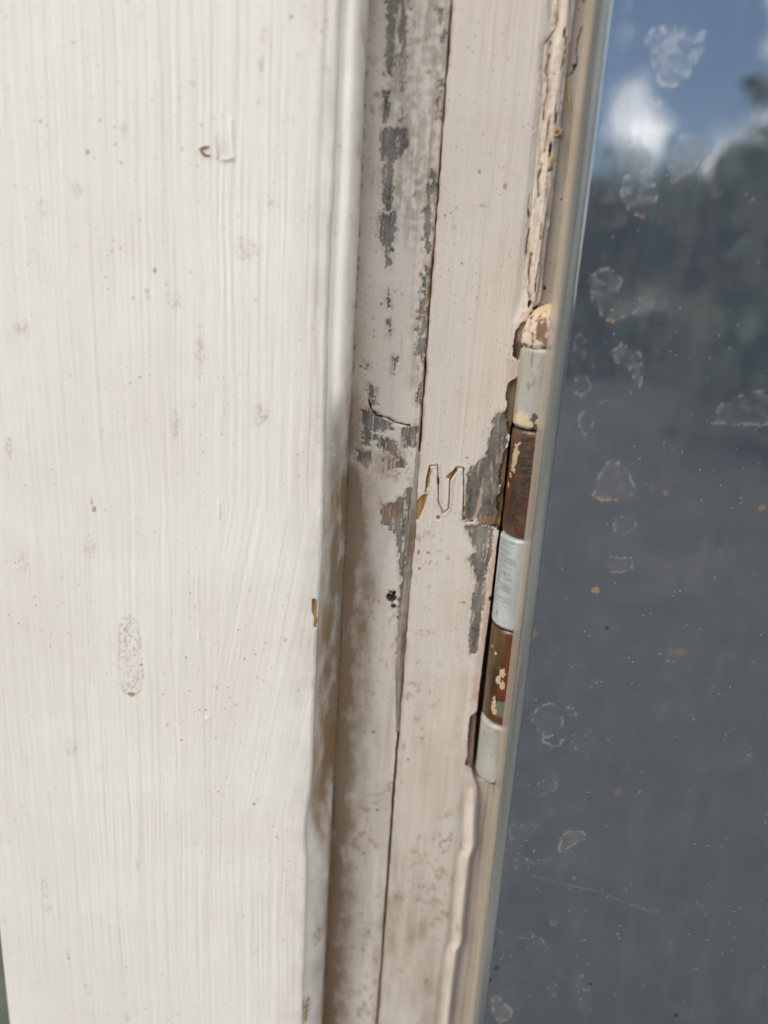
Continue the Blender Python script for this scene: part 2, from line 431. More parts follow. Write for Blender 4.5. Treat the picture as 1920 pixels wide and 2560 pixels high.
def jamb():
    zz = lambda y: at(1040, y)[1]
    def right(z):
        g = 0.30 + 0.36 * sstep(-92, -115, z) + 0.34 * (fbm(z * 0.45, z * 0 + 2.0, 7, 3) - .5)
        return xj - g
    X, Z = zgrid(xb - 2.5, right, 150, ZB, ZT, 1400)
    sf = Surf(X, Z, 0.0)
    h = 0.10 * gbm(X * 0.9, Z * 0.02, 21, 3) + 0.10 * fbm(X * .25, Z * .1, 22, 3)
    n1 = fbm(X * 0.9, Z * 0.9, 101, 5); ns = gbm(X * 1.6, Z * 0.10, 103, 3)
    # smudged upper half
    smear = sf.poly('film_shade', [(965, -40), (1140, -40), (1125, 300), (1080, 700), (1050, 950), (1030, 900), (1040, 620), (960, 480), (955, 250)], 2.0, 3.0, 0.0)
    sdm = sf.poly_sd([(965, -40), (1140, -40), (1125, 300), (1090, 640), (1065, 960), (1020, 960), (1040, 640), (975, 520), (955, 250)])
    sf.add('film_shade', 0.55 * sstep(2.5, -2.5, sdm) * sstep(0.34, 0.62, 0.5 * n1 + 0.5 * ns))
    band = lambda pts, a=1.0, r=1.6, f=0.5: sf.worn(pts, a * 1.08, r, f * .6)
    band([(966, -40), (996, -40), (992, 60), (985, 130), (978, 188), (962, 188), (966, 90)])
    band([(990, -40), (1028, -40), (1020, 60), (1022, 130), (1005, 190), (990, 185)], 0.55, 3)
    band([(955, 226), (974, 226), (968, 300), (962, 320), (956, 300)], 1, 1.8)
    band([(1000, 205), (1012, 205), (1008, 300), (1000, 330)], .55, 2.2)
    band([(952, 318), (978, 325), (1015, 325), (1022, 360), (1000, 395), (985, 412), (958, 410), (952, 350)])
    band([(958, 405), (986, 410), (984, 480), (980, 530), (962, 530), (956, 470)])
    band([(950, 535), (988, 530), (990, 570), (984, 600), (968, 632), (955, 612), (946, 590)])
    band([(958, 600), (984, 600), (978, 640), (972, 674), (962, 670)])
    band([(966, 722), (973, 722), (975, 765), (970, 768)], .95, 1.0); band([(968, 798), (977, 800), (980, 838), (972, 842)], .95, 1.0)
    band([(978, 890), (998, 893), (990, 920), (980, 940)], .9, 1.6); band([(914, 910), (925, 910), (922, 925), (915, 924)], .8, 1.4)
    # along the joint
    band([(1092, 20), (1118, 20), (1118, 115), (1100, 115)], .62, 3); band([(1095, 205), (1110, 200), (1106, 300), (1092, 300)], .85, 2.4)
    band([(1080, 425), (1095, 420), (1088, 500), (1080, 560), (1072, 640), (1058, 600), (1060, 520)], .9, 2.4)
    band([(1060, 660), (1082, 660), (1072, 770), (1062, 900), (1040, 880), (1045, 800)], .66, 3.4)
    band([(1045, 960), (1060, 950), (1055, 1020), (1040, 1010)], .7, 2)
    # patch under the cross crack
    band([(912, 960), (938, 970), (942, 1010), (928, 1015), (915, 985)], .72, 2)
    band([(903, 1025), (930, 1022), (985, 1056), (980, 1075), (932, 1080), (925, 1115), (905, 1110)], .85, 2)
    band([(1006, 1072), (1045, 1066), (1040, 1120), (1005, 1120)], 1, 1.2)
    band([(930, 1085), (985, 1100), (1010, 1130), (1022, 1180), (1000, 1172), (975, 1130), (940, 1120)], .8, 2.4)
    band([(891, 1130), (928, 1128), (930, 1160), (915, 1172), (892, 1158)], .95, 1.8)
    band([(950, 1145), (985, 1150), (990, 1180), (955, 1180)], .6, 2.6)
    # grey wood bared along the joint
    band([(1028, 1205), (1018, 1230), (990, 1253), (955, 1270), (952, 1304), (986, 1334), (995, 1368), (997, 1400), (1003, 1445), (998, 1505), (992, 1600), (988, 1700), (1000, 1700), (1040, 1300)], .95, 1.4)
    sf.poly('brown', [(800, 975), (905, 980), (905, 1130), (880, 1140), (800, 1080)], 3, 7, .36)
    sf.poly('brown', [(935, 1130), (1000, 1130), (990, 1195), (930, 1190)], 1, 5, .5)
    sf.poly('brown', [(950, 1260), (1000, 1255), (990, 1300), (955, 1310)], 1, 4, .5)
    # dark crack, nail hole, hairs
    c = sf.line('dark', [(922, 1001), (929, 1026), (943, 1039), (969, 1045), (986, 1056), (1024, 1064)], 0.12, 0.22, 0.3)
    h -= 0.8 * c
    c = sf.spot('dark', 978, 1494, 1.2, 1.5, 1, 1.3) ; h -= 1.0 * c
    sf.spot('dark', 985, 1515, .7, .8, .8, 1.5)
    h += 0.2 * sstep(0.35, 0, sf.line_d([(981, 940), (980, 1040)]))
    sf.line('dark', [(946, 1768), (962, 1763)], .08, .2, .1, .5); sf.line('dark', [(930, 1795), (938, 1785)], .06, .2, .1, .35)
    for pl in ([(858, 1972), (895, 1984), (924, 1989), (955, 1984), (972, 1966)], [(838, 2332), (862, 2346), (890, 2357), (925, 2360)],
               [(905, 2305), (945, 2312)], [(1005, 900), (1003, 860), (1006, 840)]):
        sf.line('brown', pl, .12, .35, .15, .34)
    # rust weeping down beside the board
    for x, y, rx, rz, a in [(832, 1600, .7, 3.5, .5), (831, 1660, .9, 5, .5), (829, 1720, .8, 5, .5), (825, 1780, .9, 6, .42), (812, 1880, 1.8, 7, .45), (822, 1960, .8, 1.4, 1),
                            (826, 1935, .8, 1.5, .6), (806, 2010, 1.4, 6, .45), (804, 2100, 1.5, 7, .45), (812, 2160, 1.4, 7, .36), (810, 2300, 1.8, 4, .62), (812, 2325, 1.6, 3, .62),
                            (806, 2400, 1.1, 7, .5), (803, 2480, 1.0, 4, .5), (806, 2525, 1.3, 3, .5), (848, 1794, .4, .4, .9), (841, 1948, .35, .35, .8), (880, 1935, .4, .4, .6),
                            (848, 1455, 1.2, 1.0, .55), (835, 1430, .8, .8, .5), (815, 1530, .5, 1.2, .6), (905, 1310, .8, .4, .6), (885, 1215, 1.2, .6, .5), (850, 1190, .8, .8, .4),
                            (945, 236, 1.3, .7, .85), (932, 275, .6, .8, .5), (938, 450, 1.5, 3, .3), (1050, 780, .9, .4, .8), (933, 148, 1.2, 1.1, .3), (932, 1545, 1.4, .6, .4), (1072, 180, .7, .4, .7),
                            (868, 1240, .3, .3, .9), (851, 1196, .3, .3, .8), (868, 2020, .5, 3, .25), (900, 2285, .8, 1.2, .4), (902, 2470, .5, 2, .3), (943, 2240, .9, .5, .35)]:
        sf.spot('brown', x, y, rx, rz, a, 1.4)
    sf.add('brown', 0.5 * sstep(xb + 10, xb + 0.5, X + 3.5 * (fbm(X * .15, Z * .04, 78) - .5)) * sstep(zz(1050), zz(1350), Z) * (.2 + 1.0 * sstep(0.35, 0.65, gbm(X * .7, Z * .045, 77)) * (.5 + .7 * sf.grit)))  # brown streaks that also paint in the shade beside the board
    sf.add('film_shade', 1.1 * sstep(xb + 13, xb, X + 3 * (fbm(X * .2, Z * .05, 79) - .5)) * sstep(zz(950), zz(1400), Z) + .35 * sstep(xb + 4, xb, X))  # recess shade next to the board painted in, mixed with corner dirt
    sf.add('film_shade', 0.34 * sstep(0.42, 0.7, fbm(X * .25, Z * .03, 81)) * sstep(zz(1000), zz(1500), Z))
    sf.add('film_shade', .22 * sstep(zz(1000), zz(1250), Z) * sstep(.4, .7, gbm(X * .3, Z * .03, 85, 4)))
    sf.add('brown', .55 * sstep(zz(900), zz(1050), Z) * sstep(.60, .70, fbm(X * .7, Z * .5, 87, 4)) * sstep(.45, .6, fbm(X * .1, Z * .05, 89, 2)))
    # dotted grime line where the board meets the jamb
    dd = sstep(0.55, 0.7, fbm(X * 1.5, Z * .9, 66, 2)) * sstep(xb + 1.2, xb + 0.3, X)
    sf.add('dark', 0.5 * dd)
    h -= .25 * np.clip(sf.m['mould'], 0, 1)
    h -= 2.2 * sstep(xb + 8, xb - 2, X) ** 1.5 * (.35 + .65 * sstep(zz(950), zz(1350), Z))
    # split edge
    ed = xj - X
    h -= 0.5 * sstep(0.7, 0.1, ed)
    sf.add('brown', .8 * sstep(1.3, .1, ed) * sstep(.42, .62, fbm(X * .5, Z * .09, 83, 3)))
    P = padded(X, 0.0 - h, Z, sf.m, 9)
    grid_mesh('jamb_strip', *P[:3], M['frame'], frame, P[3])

STILE_R = [(1446, -60), (1437, 0), (1425, 100), (1410, 220), (1398, 330), (1388, 425), (1375, 540), (1362, 640), (1352, 740), (1340, 790), (1316, 830), (1305, 870),
           (1286, 1040), (1278, 1068), (1272, 1105), (1263, 1200), (1257, 1270), (1249, 1320), (1242, 1360), (1236, 1420), (1221, 1545), (1207, 1650), (1197, 1730),
           (1192, 1780), (1183, 1900), (1179, 1930), (1192, 1965), (1195, 2000), (1192, 2063), (1192, 2110), (1180, 2140), (1170, 2220), (1163, 2290), (1160, 2352), (1148, 2375), (1137, 2460), (1126, 2560), (1122, 2620)]
def stile():
    P = [at(x, y, -0.5) for x, y in STILE_R]
    pz = np.array([p[1] for p in P])[::-1]; px = np.array([p[0] for p in P])[::-1]
    rx = lambda z: np.interp(z, pz, px) + 0.16 * (fbm(z * 1.2, z * 0 + 9, 3, 3) - .5)
    lx = lambda z: xj + 0.02 + 0.55 * (fbm(z * 0.5, z * 0 + 4.0, 8, 4) - .5) * sstep(-160, -120, z)
    X, Z = zgrid(lx, rx, 190, ZB, ZT, 1500)
    sf = Surf(X, Z, 0.0)
    e = np.broadcast_to(rx(Z[:, 0])[:, None], X.shape) - X         # distance from the right edge
    zy = lambda y: at(1200, y)[1]
    h = 0.45 + 0.12 * gbm(X * 0.9, Z * 0.02, 41, 3) + 0.10 * fbm(X * .3, Z * .1, 42, 3)
    z_h0, z_h1 = zy(800), zy(1965)
    ridge = sstep(z_h0 - 1, z_h0 + 3, Z) + sstep(z_h1 + 1, z_h1 - 4, Z)
    rw = np.where(Z > -50, 1.6, 1.35)
    h += ridge * 0.9 * np.exp(-((e - rw * 0.85) / (rw * 0.75)) ** 2)
    h -= ridge * 0.25 * np.exp(-((e - rw * 2.6) / 0.9) ** 2)
    # crumbling paint beside the upper ridge
    cz = [(1362, -40), (1375, 85), (1352, 110), (1345, 250), (1332, 420), (1320, 560), (1312, 700), (1308, 790), (1335, 800), (1352, 740), (1362, 640), (1390, 420), (1412, 210), (1430, 60), (1438, -40)]
    sdc = sf.poly_sd(cz)
    inz = sstep(0.5, -0.5, sdc + sf.edge * 1.5)
    cell = gbm(X * 1.5, Z * .16, 131, 4)
    h += inz * (0.55 * (cell - .5) - 0.12)
    sf.add('crumb', inz * (0.40 + 0.5 * sstep(0.4, 0.66, fbm(X * 1.1, Z * .22, 133, 4))) * sstep(0.5, 1.6, e + 1.2 * fbm(X, Z * .2, 135)))
    for pl in ([(1396, 0), (1392, 50), (1387, 78), (1365, 108)], [(1376, 105), (1372, 145), (1365, 181), (1370, 204), (1366, 244), (1361, 262), (1358, 300)],
               [(1413, 100), (1408, 145), (1402, 178)], [(1388, 270), (1386, 305)], [(1374, 290), (1366, 340), (1360, 380)], [(1354, 414), (1345, 445), (1346, 494)],
               [(1325, 487), (1320, 517), (1322, 545)], [(1323, 573), (1318, 600), (1315, 635)], [(1327, 635), (1321, 680), (1323, 711), (1318, 722), (1325, 760)],
               [(1345, 660), (1338, 700), (1336, 730)], [(1352, 560), (1349, 600)]):
        c = sf.line('dark', pl, 0.03, 0.2, 0.35, .8); h -= 0.6 * c; sf.line('brown', pl, .2, .5, .4, .6)
    for x, y, a, b_ in [(1409, 88, .5, 1.0), (1373, 375, .5, 1.6), (1372, 395, .4, 1.0), (1388, 300, .4, 1.2), (1335, 770, .8, .9), (1328, 785, .7, .6), (1342, 765, .5, .8), (1322, 760, .5, 1.6)]:
        h -= 1.0 * sf.spot('dark', x, y, a * .62, b_ * .75, .95, 1.5)
    sf.poly('primer', [(1305, 790), (1345, 775), (1330, 830), (1300, 850)], .5, 2, .8)
    # bare wood beside the knuckles, paint broken away
    Q = lambda ox, oy, L: [(ox + a / 5.53, oy + b_ / 5.53) for a, b_ in L]
    woods = [Q(1160, 740, [(890, 330), (790, 370), (720, 480), (690, 620), (670, 830), (740, 890), (790, 800), (880, 640)]),
             Q(1160, 740, [(740, 1120), (610, 1200), (580, 1380), (590, 1500), (570, 1620), (600, 1800), (650, 1990), (760, 1900), (790, 1200)]),
             Q(1120, 1050, [(900, 240), (850, 330), (780, 420), (760, 560), (710, 700), (710, 820), (740, 950), (670, 1100), (670, 1200), (720, 1310), (800, 1300), (860, 900), (900, 500)]),
             Q(1100, 1700, [(560, 380), (420, 500), (390, 700), (380, 900), (390, 1000), (350, 1150), (450, 1220), (520, 1200), (560, 560)])]
    for wd in woods:
        v = sf.poly('wood', wd, 0.10, 0.75)
        h -= 0.85 * v
        sf.add('brown', 0.5 * v * sstep(1.2, 0.3, e))
        rim = sstep(0.25, 0.0, np.abs(sf.poly_sd(wd) - 0.05)); sf.add('dark', 0.75 * rim * sstep(0.4, .55, vn(X * .8, Z * .8, 3)))
    v = sf.poly('chip', Q(1120, 1050, [(680, 1300), (770, 1300), (770, 1500), (640, 1490)]), .1, .8); h -= .6 * v
    sf.spot('dark', 1238, 1312, .9, .35, 1, .8); sf.spot('dark', 1246, 1320, .7, .5, 1, .8); sf.spot('dark', 1226, 1494, .6, 1.0, .9, .8)
    # grey bared patch and the blue grey strip below it
    C3 = lambda L: [(750 + a / 2.37, 1000 + b_ / 2.37) for a, b_ in L]
    g1 = C3([(985, 520), (990, 440), (1020, 395), (1100, 330), (1120, 240), (1140, 150), (1130, 130), (1160, 80), (1225, 60), (1240, 190), (1220, 290), (1190, 430), (1185, 600), (1190, 700), (1150, 760), (1060, 740), (1050, 700), (1020, 720), (965, 700), (975, 620)])
    sf.worn(g1, .85, 1.2, .35); v1 = sf.poly('cut', g1, .3, 1.2); h -= .22 * v1
    sf.poly('film_shade', g1, .6, 1.0, .75)
    sf.worn(C3([(970, 635), (1035, 630), (1030, 712), (965, 705)]), 1.1, 1.0, .4); sf.worn(C3([(1085, 450), (1130, 440), (1140, 540), (1080, 540)]), 1.1, 1.0, .4)
    sf.worn(C3([(1075, 560), (1160, 560), (1160, 690), (1080, 690)]), 1.1, 1.0, .4)
    pale = sf.poly('primer', C3([(1065, 520), (1080, 520), (1075, 620), (1045, 690), (1020, 725), (1010, 715), (1040, 660), (1055, 600)]), .2, .5, .75)
    sf.m['mould'] = sf.m['mould'] * (1 - pale)
    sf.poly('brown', C3([(1060, 690), (1150, 690), (1150, 740), (1060, 735)]), .4, 1.6, .7)
    g2 = C3([(980, 745), (1060, 735), (1150, 750), (1140, 900), (1110, 1000), (1105, 1150), (1080, 1300), (1055, 1480), (1045, 1500), (1005, 1495), (1005, 1422), (1010, 1300), (1025, 1150), (1045, 1080), (1030, 1000), (990, 940), (1040, 900), (1000, 800)])
    sf.worn(g2, 1.05, 1.1, .3); v2 = sf.poly('cut', g2, .25, 1.1); h -= .25 * v2; sf.m.pop('cut')
    sf.poly('primer', [(1240, 1325), (1247, 1370), (1240, 1430), (1226, 1545), (1205, 1700), (1196, 1760), (1180, 1740), (1190, 1650), (1205, 1550), (1218, 1440), (1232, 1380)], .5, 1.6, .82)
    sf.poly('primer', Q(1160, 740, [(600, 860), (730, 900), (770, 900), (750, 1130), (620, 1150), (560, 1250), (560, 1000)]), .4, 1.2, .62)
    sf.poly('primer', [(1160, 1960), (1190, 1935), (1196, 1975), (1180, 2010), (1165, 2010)], .6, 1.2, .5)
    sf.add('primer', 0.30 * sstep(3.0, .5, e) * sstep(zy(1600), zy(1650), Z) * sstep(zy(1950), zy(1900), Z))
    # the corrugated fastener shows as a groove through the paint
    W = C3([(745, 545), (752, 470), (770, 388), (815, 385), (820, 500), (820, 600), (850, 668), (880, 640), (885, 560), (888, 480), (925, 398), (970, 402), (970, 560), (966, 690), (985, 718), (1025, 715)])
    wd_ = sf.line_d(W); c = sstep(0.26, 0.02, wd_); h -= 0.45 * c
    h += 0.10 * sstep(1.0, .35, wd_) * (1 - c)
    sf.add('dark', .9 * sstep(0.15, 0.02, wd_ + 0.34 * (fbm(X * .35, Z * .35, 12) - .38)))
    for cp in ([(768, 390), (778, 420), (762, 520), (742, 520), (752, 440)], [(868, 452), (922, 400), (938, 408), (890, 475)],
               [(722, 562), (757, 552), (747, 600), (715, 680), (700, 710), (690, 700), (690, 600)], [(808, 680), (830, 690), (826, 704), (808, 704)], [(812, 455), (828, 462), (824, 500), (812, 500)]):
        v = sf.poly('chip', C3(cp), .08, .3); h -= .35 * v
    # specks and smears
    for x, y, rx_, rz_, a in [(1262, 468, .45, .75, .9), (1198, 430, .35, .35, .8), (1210, 515, 1.4, .25, .6), (1140, 520, .3, .3, .9), (1126, 533, .3, .3, .9), (1112, 539, .3, .3, .9), (1135, 610, .5, .4, .8),
                              (1232, 180, .3, .3, .7), (1135, 570, .6, .5, .5), (1154, 658, .3, .3, .7), (1047, 1378, .4, .7, .8), (1072, 1380, .5, .4, .8), (1119, 1393, .7, .6, .6), (1048, 1420, .4, .4, .9),
                              (1072, 1330, .5, .8, .7), (1083, 1338, .4, .5, .6), (1160, 1505, 1.0, .4, .8), (1167, 1143, .3, .3, 1), (1060, 1580, 2.4, 1.0, .4), (1055, 1850, .5, 1.6, .5), (1020, 1896, .4, .4, .8),
                              (1003, 1952, .4, .3, .7), (1049, 2087, .4, .5, .6), (1052, 2145, 1.0, 1.8, .3), (1118, 2122, .6, .6, .4), (1095, 2346, .7, .5, .4), (1002, 2422, 1.2, .7, .4), (1065, 2450, .5, 1.2, .5), (1018, 2348, .5, .5, .4), (1105, 2275, .8, .6, .3)]:
        sf.spot('brown', x, y, rx_, rz_, a, 1.0)
    wisp = fbm(X * .5, Z * .5, 151, 4)
    ws = sf.poly_sd([(975, 2170), (1060, 2150), (1130, 2180), (1122, 2265), (1060, 2262), (1010, 2270), (972, 2250)])
    sf.add('brown', 0.6 * sstep(2.5, -1.5, ws) * sstep(0.06, 0.0, np.abs(wisp - .5)) * sstep(.42, .6, fbm(X * .22, Z * .3, 153, 3)))
    sf.spot('brown', 1075, 2215, 2.6, 1.6, .5, 2.2); sf.spot('brown', 1085, 2250, 2.4, 1.2, .36, 2.2); sf.spot('brown', 1000, 2240, 1.2, 2.2, .4, 2)
    sf.add('film_shade', .2 * sstep(0.4, .75, gbm(X * .4, Z * .03, 161)) * sstep(zy(1300), zy(1900), Z) + .22 * sstep(zy(1900), zy(2400), Z))  # streaky grime, with dimmer light towards the bottom painted in
    sf.add('brown', .5 * sstep(zy(1150), zy(1350), Z) * sstep(.62, .72, fbm(X * .7, Z * .5, 187, 4)) * sstep(.45, .62, fbm(X * .1, Z * .05, 189, 2)))
    sf.add('brown', .4 * sstep(1.1, .1, wd_) * sf.grit)
    # lip along the joint
    ed = X - np.broadcast_to(lx(Z[:, 0])[:, None], X.shape)
    sf.add('primer', .6 * sstep(.9, .2, ed) * sstep(.35, .6, fbm(X * .8, Z * .15, 171)))
    sf.add('brown', .5 * sstep(.5, .1, ed) * sstep(.35, .6, fbm(X * .8, Z * .3, 172)))
    h -= .25 * sstep(.5, 0, ed)
    # knock small bites out of the lower joint
    P_ = padded(X, 0.0 - h, Z, sf.m, 10)
    return grid_mesh('stile_strip', *P_[:3], M['frame'], frame, P_[3])
jamb()
stile_o = stile()

def tube(pts, rad, n=8, flat=1.0, cap=True):
    """swept tube: pts list of 3d, rad list"""
    V = []; F = []
    pts = [Vector(p) for p in pts]
    for i, p in enumerate(pts):
        t = (pts[min(i + 1, len(pts) - 1)] - pts[max(i - 1, 0)]).normalized()
        a = t.cross(Vector((0, 1, 0)));
        if a.length < 1e-4: a = t.cross(Vector((1, 0, 0)))
        a.normalize(); b_ = a.cross(t)
        r = rad[i] if hasattr(rad, '__len__') else rad
        for k in range(n):
            q = 2 * math.pi * k / n
            V.append(tuple(p + a * math.cos(q) * r + b_ * math.sin(q) * r * flat))
    for i in range(len(pts) - 1):
        for k in range(n):
            F.append((i * n + k, i * n + (k + 1) % n, (i + 1) * n + (k + 1) % n, (i + 1) * n + k))
    if cap:
        F.append(tuple(range(n))[::-1]); F.append(tuple(range((len(pts) - 1) * n, len(pts) * n)))
    return V, F

M['sliver'] = bare('weathered_sliver', (0.17, 0.125, 0.085), (0.42, 0.36, 0.30), 0.8, 900, (1, 1, .07))
M['steel_rust'] = bare('fastener_rust', (0.09, 0.045, 0.02), (0.24, 0.12, 0.045), .7, 700)
# grey wooden sliver that fills the joint in the middle
random.seed(3)
def sliver():
    P = [(1049, 1130), (1046, 1180), (1040, 1260), (1034, 1340), (1029, 1400), (1022, 1460), (1014, 1530), (1008, 1600), (1003, 1680), (1001, 1750), (1000, 1800), (998, 1828)]
    zs = np.linspace(0, 1, 120); ys = np.interp(zs, np.linspace(0, 1, len(P)), [p[1] for p in P])
    pts = []; rad = []
    for y in ys:
        x = np.interp(y, [p[1] for p in P], [p[0] for p in P]) - 4
        X, Z = at(x, y, 0)
        pts.append((X + .15 * (vn(np.array(y * .05), np.array(1.), 5) - .5), 0.25 - .3 * float(vn(np.array(y * .03), np.array(2.), 9)), Z))
        k = (y - 1130) / 700
        rad.append((0.55 + 0.65 * math.sin(math.pi * min(1, max(0, k))) ** .8) * (.85 + .3 * float(vn(np.array(y * .08), np.array(3.), 6))))
    V, F = tube(pts, rad, 10, .8)
    mesh('joint_sliver', V, F, M['sliver'], frame)
sliver()
def fastener():
    C3 = lambda L: [(750 + a / 2.37, 1000 + b_ / 2.37) for a, b_ in L]
    W = C3([(745, 545), (752, 470), (770, 388), (815, 385), (820, 500), (820, 600), (850, 668), (880, 640), (885, 560), (888, 480), (925, 398), (970, 402), (970, 560), (966, 690), (985, 718), (1025, 715)])
    pts = [at(x, y) for x, y in W]
    V = []; F = []
    for i, (x, z) in enumerate(pts):
        a = pts[max(i - 1, 0)]; c = pts[min(i + 1, len(pts) - 1)]
        tx, tz = c[0] - a[0], c[1] - a[1]; L = math.hypot(tx, tz); nx_, nz_ = -tz / L * .045, tx / L * .045
        for s_, y in ((1, -.22), (-1, -.22), (-1, 6), (1, 6)): V.append((x + s_ * nx_, y, z + s_ * nz_))
    for i in range(len(pts) - 1):
        for k in range(4): F.append((i * 4 + k, i * 4 + (k + 1) % 4, i * 4 + 4 + (k + 1) % 4, i * 4 + 4 + k))
    F += [(0, 1, 2, 3), tuple(len(V) - 4 + k for k in (3, 2, 1, 0))]
    o = mesh('corrugated_fastener', V, F, M['steel_rust'], stile_o, False)
    o['label'] = 'wavy corrugated nail showing through the cracked paint'
fastener()

# ------------------------------------------------------------------ sash behind the glass
YS = 0.9
YG0, YG1 = -10.0, -15.5
sash = empty('window_sash', (60, 4, ZB), 'window sash with dark tinted glass full of dried water spots', 'window')
xg = np.mean([at(x, y, YG0)[0] for x, y in [(1479, 0), (1387, 740), (1334, 1140), (1303, 1400), (1255, 1800), (1229, 2000), (1164, 2560)]])
XP = np.mean([at(x, y, YG1)[0] for x, y in [(1538, 0), (1453, 600), (1357, 1400), (1200, 2560)]])   # where the flat glass begins
XC = np.mean([at(x, y, YG0 - 2)[0] for x, y in [(1500, 0), (1349, 1140), (1179, 2560)]])             # lip meets bead
def sash_stile():
    xl = at(1300, 1100, YS)[0] - 6
    X, Z = zgrid(xl, xg + 40, 160, ZB, ZT, 700)
    sf = Surf(X, Z, YS)
    h = .2 * fbm(X * .5, Z * .08, 201, 4)
    sf.add('brown', .55 * sstep(.45, .7, fbm(X * .3, Z * .12, 203, 4)) * sstep(-40, -20, Z))
    sf.add('brown', .75 * sstep(xl + 9, xl + 5, X) * sstep(.3, .6, fbm(X * .4, Z * .3, 204)) * sstep(-60, -30, Z))
    for pl in ([(1455, 66), (1446, 95), (1441, 122), (1443, 160)], [(1443, 160), (1432, 180), (1419, 191)], [(1374, 658), (1395, 664)]):
        sf.line('dark', pl, .1, .25, .2, .9)
    for x, y, a, b_ in [(1436, 165, .6, .5), (1446, 22, .3, .3), (1444, 285, .4, .3), (1401, 496, .6, .3), (1458, 5, .4, .4), (1378, 485, .3, .3), (1360, 720, .6, .4)]:
        sf.spot('dark', x, y, a, b_, .9, 1.2)
    sf.add('brown', .6 * sstep(.35, .05, np.abs(X - (xg + .3) - .2 * np.sin(Z * .1))) * sstep(-100, -120, Z))
    z0_, z1_ = at(1300, 800, YS)[1], at(1190, 1940, YS)[1]
    mort = sstep(z0_ + .8, z0_, Z) * sstep(z1_ - .8, z1_, Z)
    h -= 8.0 * mort; sf.add('dark', .8 * mort)
    P = padded(X, YS - h, Z, sf.m, 20)
    grid_mesh('sash_stile', *P[:3], M['sash'], sash, P[3])
sash_stile()

def glass_mat():
    n = NT('dark_glass')
    fine = n.noise(900, 5); mid = n.noise(120, 5); big = n.noise(25, 4)
    c = n.mix(big, (0.060, 0.077, 0.106), (0.082, 0.099, 0.130))
    dust = n.math('MULTIPLY', n.ramp(n.math('ADD', n.math('MULTIPLY', mid, .5), n.math('MULTIPLY', fine, .5)), .45, .75), .10)
    c = n.mix(dust, c, (.45, .43, .40))
    v = n.new('ShaderNodeTexVoronoi'); v.inputs['Scale'].default_value = 520; n.lk(n.co, v.inputs['Vector'])
    dots = n.math('MULTIPLY', n.ramp(v.outputs['Distance'], .06, .13, (1, 1, 1, 1), (0, 0, 0, 1)), n.ramp(n.noise(170, 2), .48, .60))
    c = n.mix(n.math('MULTIPLY', dots, .6), c, (.6, .58, .52))
    ring = n.eaten('ring', fine, .8, .3, .8)
    c = n.mix(n.math('MULTIPLY', n.math('MULTIPLY', n.attr('haze'), n.math('ADD', n.math('MULTIPLY', mid, .9), .3)), .20), c, (.42, .375, .31))
    c = n.mix(n.math('MULTIPLY', ring, .27), c, (.55, .53, .48))
    c = n.mix(n.math('MULTIPLY', n.eaten('rust', fine, .8, .3, .8), .8), c, (.42, .25, .10))
    c = n.mix(n.eaten('dark', fine, .6), c, (.012, .012, .012))
    rg = n.math('ADD', n.math('MULTIPLY', n.math('MAXIMUM', n.attr('haze'), n.attr('ring')), .14), n.math('MULTIPLY', big, .05))
    n.bump(n.noise(28, 2), .07, .002)
    m_ = n.done(c, rg); n.p.inputs['IOR'].default_value = 4.4
    return m_
M['glass'] = glass_mat()

